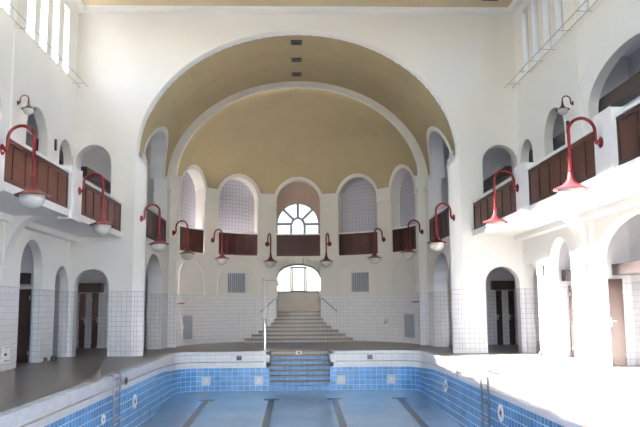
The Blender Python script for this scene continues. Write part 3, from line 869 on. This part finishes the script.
# right: doors seen through the near big arch and the arch beside it
door(7.36, 7.75, 17.70, 17.74, 0, 2.05, DOORW, 7.42)
door(7.62, 7.98, 20.90, 20.94, 0, 1.98, DOORW, 7.93)
door(-7.95, -7.40, 20.90, 20.94, 0, 1.98, DOORK, -7.88)
for s in (-1, 1):
    door(*sorted((s*8.08, s*7.86)), YR-.30, YR-.26, 0, 2.02, DOORK, s*7.88)
    door(*sorted((s*7.61, s*7.40)), YR-.30, YR-.26, 0, 2.02, DOORK, s*7.43)
def header(label, x0, x1, y0, y1, z0, z1, mat, cat='door header'):
    bm = bmesh.new(); box(bm, x0, x1, y0, y1, z0, z1); bevel_all(bm, .008)
    o = link('door_header', bm, mat); tag(o, label, cat, 'dark headers behind the arches'); return o
for s, sd in ((-1, 'left'), (1, 'right')):
    header('dark header above two narrow doors behind the front wall low arch on the %s' % sd, *sorted((s*8.08, s*7.28)), YR-.4, YR-.02, 2.05, 2.38, DARKB)
    header('brown box header above the door behind the %s ground floor arch next to the pilaster' % sd, *sorted((s*7.44, s*7.98)), 20.6, 20.96, 2.12, 2.42, HEADB if s > 0 else DARKB)
    header('dark beam at the back of the %s upper arch beside the small wall lamp' % sd, *sorted((s*7.30, s*7.60)), 19.2, 20.96, 5.88, 6.18, DARKB, 'beam')
    header('black beam behind the small upper arch nearest the %s front corner' % sd, *sorted((s*7.30, s*7.60)), 21.6, D+.38, 5.98, 6.28, DARKB, 'beam')
    header('black beam across the upper arch of the front wall above the %s gallery' % sd, *sorted((s*6.9, s*7.1)), 24.2, YR-.02, 5.74, 6.06, DARKB, 'beam')
header('long brown box header at the right edge of the photo, above the open brown door', 7.52, 7.98, 13.3, 17.74, 2.14, 2.40, HEADB)
header('long black beam behind the big upper arch at the right edge of the photo', 7.30, 7.60, 12.7, 17.76, 6.06, 6.38, DARKB, 'beam')

# ------------------------------------------------------------------ small fittings
def lathe_y(bm, prof, n, o): lathe(bm, prof, n, o, mat=Matrix.Rotation(PI/2, 4, 'X'))
# ventilation openings in the barrel vault and in the ceiling
for y, lab in ((23.9, 'dark square vent in the vault nearest the great arch edge'), (25.65, 'middle of the three dark square vents along the vault'), (27.3, 'dark square vent in the vault nearest the white rib')):
    t = thing('vault_vent', lab, 'vent', (-.05, y, ZS+BV-.01), 'square vents in the vault')
    z = ZS+BV
    bm = bmesh.new(); box(bm, -.22, .12, y-.17, y+.17, z-.012, z+.02); lk('vent_plate', bm, DARK, t)
    bm = bmesh.new()
    for a in (-.24, .10): box(bm, a, a+.04, y-.2, y+.2, z-.03, z+.02)
    for b in (-.2, .16): box(bm, -.24, .14, y+b, y+b+.04, z-.03, z+.02)
    lk('vent_frame', bm, BLACK, t)
for x, sd in ((-6.15, 'left'), (6.05, 'right')):
    bm = bmesh.new(); box(bm, x-.25, x+.25, 21.95, 22.3, ZC-.02, ZC+.01)
    tag(link('ceiling_vent', bm, DARK), 'dark slot vent in the ochre ceiling at the %s top of the photo' % sd, 'vent', 'ceiling vents')
# radiator grilles on the apse wall
for tc, sd in ((124.6, 'left'), (55.6, 'right')):
    u = RA*math.radians(tc); t = thing('wall_grille', 'blue grey slatted metal grille set in the apse wall %s of the stairs' % sd, 'grille', SA(u, 2.1, 0), 'apse wall grilles')
    Z = lambda a, v, d: SA(a, v, d)-Vector(t.location)
    bm = bmesh.new(); sbox(bm, Z, u-.42, u+.42, 2.10, 2.92, -.006, .02, 4); link('backing', bm, DARK, t)
    bm = bmesh.new()
    for za, zb in ((2.09, 2.13), (2.89, 2.93)): sbox(bm, Z, u-.43, u+.43, za, zb, -.05, .0, 4)
    link('grille_frame', bm, GRILLE, t)
    for k in range(8):
        a = u-.42+.84*k/8+.02; bm = bmesh.new(); sbox(bm, Z, a, a+.062, 2.13, 2.89, -.055, -.02); link('slat', bm, GRILLE, t)
# grey service doors
for tc, sd in ((160.5, 'left'), (19.3, 'right')):
    u = RA*math.radians(tc); t = thing('service_door', 'small grey metal service door low in the tiled apse wall on the %s' % sd, 'service door', SA(u, .25, 0), 'service doors')
    Z = lambda a, v, d: SA(a, v, d)-Vector(t.location)
    bm = bmesh.new(); sbox(bm, Z, u-.44, u+.44, .22, 1.16, -.02, .02, 4); link('door_frame', bm, STEEL, t)
    bm = bmesh.new(); sbox(bm, Z, u-.39, u+.39, .27, 1.11, -.035, -.015, 4); link('door_leaf', bm, SERV, t)
    bm = bmesh.new(); sbox(bm, Z, u+.28, u+.33, .62, .76, -.06, -.03); link('latch', bm, STEEL, t)
    u2 = u+(.62 if tc > 90 else -.62)
    t = thing('red_bar', 'thin dark red bar on the tiles of the %s apse wall near the rib' % sd, 'bar', SA(u2, 1.62, 0), 'red wall bars')
    Z2 = lambda a, v, d: SA(a, v, d)-Vector(t.location)
    bm = bmesh.new(); sbox(bm, Z2, u2-.35, u2+.35, 1.60, 1.66, -.03, .01, 3); link('bar', bm, REDP, t)
    for k in (-.25, .25):
        bm = bmesh.new(); sbox(bm, Z2, u2+k-.015, u2+k+.015, 1.61, 1.65, -.036, -.028); link('screw', bm, STEEL, t)
# handrails beside the grand stairs
for s, sd in ((-1, 'left'), (1, 'right')):
    uu = lambda x: RA*math.radians(90)-x
    def pw(k): # along the wall
        a = (12.4+8.8*k)*s; u = RA*math.radians(90-a); return SA(u, 1.86-.60*k, -.09)
    t = thing('handrail', 'sloping steel handrail on the apse wall on the %s of the stairs' % sd, 'handrail', pw(.5), 'stair handrails')
    off = Vector(t.location)
    bm = bmesh.new(); tube(bm, [pw(k/8)-off for k in range(9)], .028, 8); link('rail_bar', bm, STEEL, t, True)
    for k in (.12, .88):
        p = pw(k)-off; q = SA(RA*math.radians(90-(12.4+8.8*k)*s), 1.80-.60*k, 0.01)-off
        bm = bmesh.new(); tube(bm, [p, q], .014, 6); link('bracket', bm, STEEL, t)
    # curved white pull grip at the window jamb
    bm = bmesh.new(); x = s*.93
    tube(bm, [(x, YA+RA-.1, 2.2), (x+s*.0, YA+RA-.16, 2.1), (x, YA+RA-.17, 1.95), (x+s*.03, YA+RA-.12, 1.84)], .018, 8)
    lk('grip', bm, WPLAST, t, True)
# shower column by the pool stairs
px_, py_ = -1.17, 25.95
t = thing('shower_column', 'chrome shower column with thin overhead pipe standing left of the pool stairs', 'shower', (px_, py_, 0))
bm = bmesh.new(); lathe(bm, [(0, 0), (.13, 0), (.13, .02), (.08, .03), (0, .03)], 20); link('base_plate', bm, CHROME, t, True)
bm = bmesh.new(); lathe(bm, [(.075, .02), (.072, .5), (.066, 1.02), (.05, 1.06), (0, 1.07)], 20); link('column', bm, CHROME, t, True)
bm = bmesh.new(); tube(bm, [(-.05, 0, 1.0), (-.05, 0, 2.42)], .017, 8); tube(bm, [(-.05, 0, 2.36), (-.05, 0, 2.46)], .035, 8); link('pipe', bm, STEEL, t, True)
bm = bmesh.new(); tube(bm, [(.03, 0, 1.0), (.03, 0, 2.36)], .012, 8); link('pipe', bm, CHROME, t, True)
bm = bmesh.new(); tube(bm, [(-.05, 0, 2.38), (.38, 0, 2.38), (.43, 0, 2.36), (.45, 0, 2.30)], .014, 8); link('arm', bm, STEEL, t, True)
bm = bmesh.new(); lathe(bm, [(.015, 2.30), (.03, 2.27), (.055, 2.20), (.055, 2.185), (0, 2.185)], 14, (.45, 0, 0)); link('shower_head', bm, CHROME, t, True)
bm = bmesh.new(); tube(bm, [(-.12, 0, 1.05), (.05, 0, 1.05)], .02, 8); link('valve', bm, STEEL, t, True)
# wall tap
u = RA*math.radians(38.5); p0 = SA(u, .80, 0)
t = thing('wall_tap', 'small dark tap on the tiled apse wall right of the stairs', 'tap', p0)
nrm = Vector((-math.cos(u/RA), -math.sin(u/RA), 0)); tg = Vector((-nrm.y, nrm.x, 0))
bm = bmesh.new(); tube(bm, [nrm*-.01, nrm*.14, nrm*.17+Vector((0, 0, -.06))], .022, 8); link('spout', bm, STEEL, t, True)
bm = bmesh.new(); tube(bm, [nrm*.07, nrm*.07+Vector((0, 0, .1))], .014, 8); tube(bm, [nrm*.07+Vector((0, 0, .1))-tg*.09, nrm*.07+Vector((0, 0, .1))+tg*.09], .016, 8); link('valve', bm, STEEL, t, True)
bm = bmesh.new(); tube(bm, [nrm*.012-tg*.17+Vector((0, 0, -.01)), nrm*.012+tg*.02+Vector((0, 0, -.01))], .012, 6); link('supply_pipe', bm, STEEL, t, True)

# pool ladders
for s, sd, x in ((-1, 'left', XL+LIP), (1, 'right', XR-LIP)):
    yc = 15.9 if s < 0 else 15.45; t = thing('pool_ladder', 'steel pool ladder hanging on the %s pool wall' % sd, 'pool ladder', (x, yc, 0), 'pool ladders')
    n_ = -s
    zb = floor_z(x, yc)+.25
    for dy in (-.28, .28):
        bm = bmesh.new()
        tube(bm, [(x-n_*.14, yc+dy, .0), (x-n_*.14, yc+dy, .05), (x-n_*.11, yc+dy, .075), (x+n_*.06, yc+dy, .075), (x+n_*.09, yc+dy, .05), (x+n_*.10, yc+dy, .0), (x+n_*.10, yc+dy, zb)], .022, 8); lk('side_rail', bm, STEELD, t, True)
    z = -.02
    while z > zb:
        bm = bmesh.new(); box(bm, min(x+n_*.07, x+n_*.13), max(x+n_*.07, x+n_*.13), yc-.28, yc+.28, z-.015, z+.015); lk('rung', bm, STEELD, t); z -= .27
    # rope hook near the ladder
    yy = 16.9 if s < 0 else 18.3; t = thing('rope_hook', 'small steel rope ring on the white pool rim behind the %s ladder' % sd, 'hook', (x, yy, -.12), 'lane rope hooks')
    bm = bmesh.new(); tube(bm, [(x+.11*s, yy, -.16), (x+n_*.05, yy, -.16)], .02, 8); lk('pin', bm, STEEL, t, True)
    bm = bmesh.new(); tube(bm, [(x+n_*.06, yy+.075*math.cos(a), -.16+.075*math.sin(a)) for a in [2*PI*k/14 for k in range(15)]], .016, 6, cap=False); lk('ring', bm, BLACK if s < 0 else STEEL, t, True)
# round inlets in the long pool walls
def inlet(x, y, z, n_, r, label):
    t = thing('pool_inlet', label, 'pool inlet', (x, y, z), 'round inlets in the long pool walls')
    M = Matrix.Rotation(n_*PI/2, 4, 'Y')
    bm = bmesh.new(); lathe(bm, [(r*.55, -.01), (r*.55, .02), (r*.9, .03), (r, .015), (r, -.01)], 24, mat=M); link('ring', bm, WPLAST, t, True)
    bm = bmesh.new(); lathe(bm, [(0, -.005), (r*.56, -.005), (r*.56, .012), (0, .012)], 20, mat=M); link('inlet_cover', bm, PALE, t, True)
    bm = bmesh.new(); lathe(bm, [(0, .011), (r*.22, .011), (r*.2, .03), (0, .032)], 12, mat=M); link('nozzle', bm, DARK, t, True)
inlet(XL+LIP, 18.05, -.74, 1, .165, 'round white inlet in the left pool wall beyond the ladder')
inlet(XL+LIP, 15.2, -.74, 1, .10, 'small white inlet in the left pool wall on the camera side of the ladder')
inlet(XR-LIP, 20.0, -.66, -1, .165, 'round white inlet in the right pool wall beyond the ladder')
inlet(XR-LIP, 14.6, -.62, -1, .17, 'round white inlet in the right pool wall on the camera side of the ladder')
# square pale inlet plates in the end wall of the pool
for x, lab in ((-3.0, 'leftmost pale square inlet plate in the blue end wall of the pool'), (-1.3, 'pale square inlet plate just left of the pool stairs'), (1.37, 'pale square inlet plate just right of the pool stairs'), (3.0, 'rightmost pale square inlet plate in the blue end wall of the pool')):
    y = YP-LIP; zc = -.90; t = thing('inlet_plate', lab, 'inlet plate', (x, y, zc), 'inlet plates in the pool end wall')
    bm = bmesh.new(); box(bm, -.14, .14, -.012, .01, -.14, .14); bevel_all(bm, .006); link('plate', bm, PALE, t)
    bm = bmesh.new(); lathe(bm, [(0, 0), (.05, 0), (.045, .014), (0, .018)], 14, (0, -.01, 0), mat=Matrix.Rotation(PI/2, 4, 'X')); link('nozzle', bm, WPLAST, t, True)
# dark drains in the overflow channel of the end wall
for x, sd in ((-1.95, 'left'), (2.32, 'right')):
    y = YP-LIP+.05; z = -.19; t = thing('gutter_drain', 'small dark square drain in the white rim at the %s of the pool stairs' % sd, 'drain', (x, y, z), 'rim drains')
    bm = bmesh.new(); box(bm, -.085, .085, -.02, .01, -.07, .07); link('drain_grate', bm, BLACK, t)
    bm = bmesh.new()
    for za, zb in ((-.08, -.065), (.065, .08)): box(bm, -.095, .095, -.026, .01, za, zb)
    link('drain_frame', bm, STEEL, t)
# little spout lamp on the top pool step
t = thing('step_lamp', 'small white lamp with dark lens on the top riser of the pool stairs', 'step lamp', (.0, top_y-run-.02, -.1))
bm = bmesh.new(); box(bm, -.1, .1, -.03, .02, -.055, .055); bevel_all(bm, .012); link('housing', bm, WPLAST, t)
bm = bmesh.new(); box(bm, -.035, .035, -.04, -.025, -.03, .03); link('lens', bm, BLACK, t)

# switch boxes on the walls
def wallbox(label, S, u, v, w=.05, h=.16, mat=BLACK):
    p = S(u, v, 0); t = thing('wall_box', label, 'wall box', p, 'small wall boxes')
    Z = lambda a, b, d: S(a, b, d)-Vector(t.location)
    bm = bmesh.new(); sbox(bm, Z, u-w-.03, u+w+.03, v-h-.03, v+h+.03, -.02, .01); link('back_plate', bm, WPLAST, t)
    bm = bmesh.new(); sbox(bm, Z, u-w, u+w, v-h, v+h, -.07, -.015); link('cover', bm, mat, t)
wallbox('small black box on the upper left wall between the two arches', SL, 21.15, 6.1)
wallbox('small black box on the upper right wall beside the small lamp', SR, 18.62, 6.0)
wallbox('small black box on the lower right wall between the arches', SR, 21.05, 2.42)
t = thing('wall_hatch', 'white hatch cover with dark keyhole at the foot of the left tiled pilaster', 'hatch', (-W+.10, 18.0, .38))
bm = bmesh.new(); box(bm, -.005, .025, -.2, .2, -.2, .2); bevel_all(bm, .008); link('cover', bm, WPLAST, t)
bm = bmesh.new(); box(bm, .02, .05, -.15, -.05, -.03, .03); link('lock', bm, BLACK, t)
for za, zb in ((.15, .17), (-.17, -.13)):
    bm = bmesh.new(); box(bm, .02, .035, -.16, .16, za, zb); link('hinge', bm, STEEL, t)
for s, S, sd in ((-1, SL, 'left'), (1, SR, 'right')):
    for u, lab in ((20.95, 'short dark floor stop at the %s wall between the two ground floor arches' % sd), (21.55, 'short dark floor stop at the %s wall beside the small ground floor arch' % sd)):
        bm = bmesh.new(); p = S(u, 0, -.06); lathe(bm, [(0, 0), (.05, 0), (.05, .09), (.035, .12), (0, .12)], 12)
        o = link('door_stop', bm, BLACK if s < 0 else REDP, None, True); o.location = p; tag(o, lab, 'door stop', 'door stops on the deck')

# ------------------------------------------------------------------ light
sun = bpy.data.lights.new('sun', 'SUN'); so = bpy.data.objects.new('sun', sun); COL.objects.link(so)
sdir = Vector((1.0, -0.08, -0.66)).normalized()
so.rotation_euler = sdir.to_track_quat('-Z', 'Y').to_euler()
sun.energy = 2100; sun.angle = math.radians(11); sun.color = (1.0, 0.965, 0.91)
w = bpy.data.worlds.new('sky'); sc.world = w; w.use_nodes = True
nt = w.node_tree; bg = nt.nodes['Background']
sky = nt.nodes.new('ShaderNodeTexSky'); sky.sky_type = 'NISHITA'; sky.sun_disc = False
sky.sun_elevation = math.radians(48); sky.sun_rotation = math.radians(-107)
sky.air_density = 1.0; sky.dust_density = 1.2; sky.ozone_density = 1.6
nt.links.new(sky.outputs['Color'], bg.inputs['Color']); bg.inputs['Strength'].default_value = 1.5

def portal(loc, rot, sx, sy):
    l = bpy.data.lights.new('daylight_portal', 'AREA'); l.shape = 'RECTANGLE'; l.size = sx; l.size_y = sy
    l.cycles.is_portal = True
    o = bpy.data.objects.new('daylight_portal', l); COL.objects.link(o); o.location = loc; o.rotation_euler = rot
for s in (-1, 1):
    for cs in (WC, WB, WX[:5], WX[5:]):
        yc = (cs[0]+cs[-1])/2; ln = abs(cs[0]-cs[-1])+.6
        portal((s*(W+.5), yc, (WZ0+WZ1)/2), (0, s*PI/2, 0), 2.1, ln)
for c in (-4.5, 0, 4.5): portal((c, YB-.45, 5.1), (PI/2, 0, 0), 3.9, 9.8)
portal((0, YW+.3, 5.5), (-PI/2, 0, 0), 1.9, 1.7)
portal((0, YW2+.35, 2.7), (-PI/2, 0, 0), 1.9, 1.3)

# ------------------------------------------------------------------ camera
f_, cx_, H_, pan, tilt, roll = 745.0, -0.025, 1.4, 0.03012, 0.12668, -0.0071
fw = Vector((math.sin(pan)*math.cos(tilt), math.cos(pan)*math.cos(tilt), math.sin(tilt)))
rt = Vector((math.cos(pan), -math.sin(pan), 0)); up = rt.cross(fw)
r2 = rt*math.cos(roll)+up*math.sin(roll); u2 = up*math.cos(roll)-rt*math.sin(roll)
cam = bpy.data.cameras.new('camera'); co = bpy.data.objects.new('camera', cam); COL.objects.link(co)
cam.sensor_fit = 'HORIZONTAL'; cam.sensor_width = 36; cam.lens = f_*36/640; cam.clip_end = 200
M = Matrix(((r2.x, u2.x, -fw.x, cx_), (r2.y, u2.y, -fw.y, 0), (r2.z, u2.z, -fw.z, H_), (0, 0, 0, 1)))
co.matrix_world = M
sc.camera = co

vs_ = sc.view_settings
vs_.view_transform = 'Standard'; vs_.look = 'None'; vs_.gamma = 1.0; vs_.use_curve_mapping = False
vs_.exposure = 0.34
sc.cycles.max_bounces = 12; sc.cycles.diffuse_bounces = 8; sc.cycles.glossy_bounces = 4
sc.cycles.transparent_max_bounces = 12; sc.cycles.sample_clamp_indirect = 10
sc.cycles.use_denoising = True
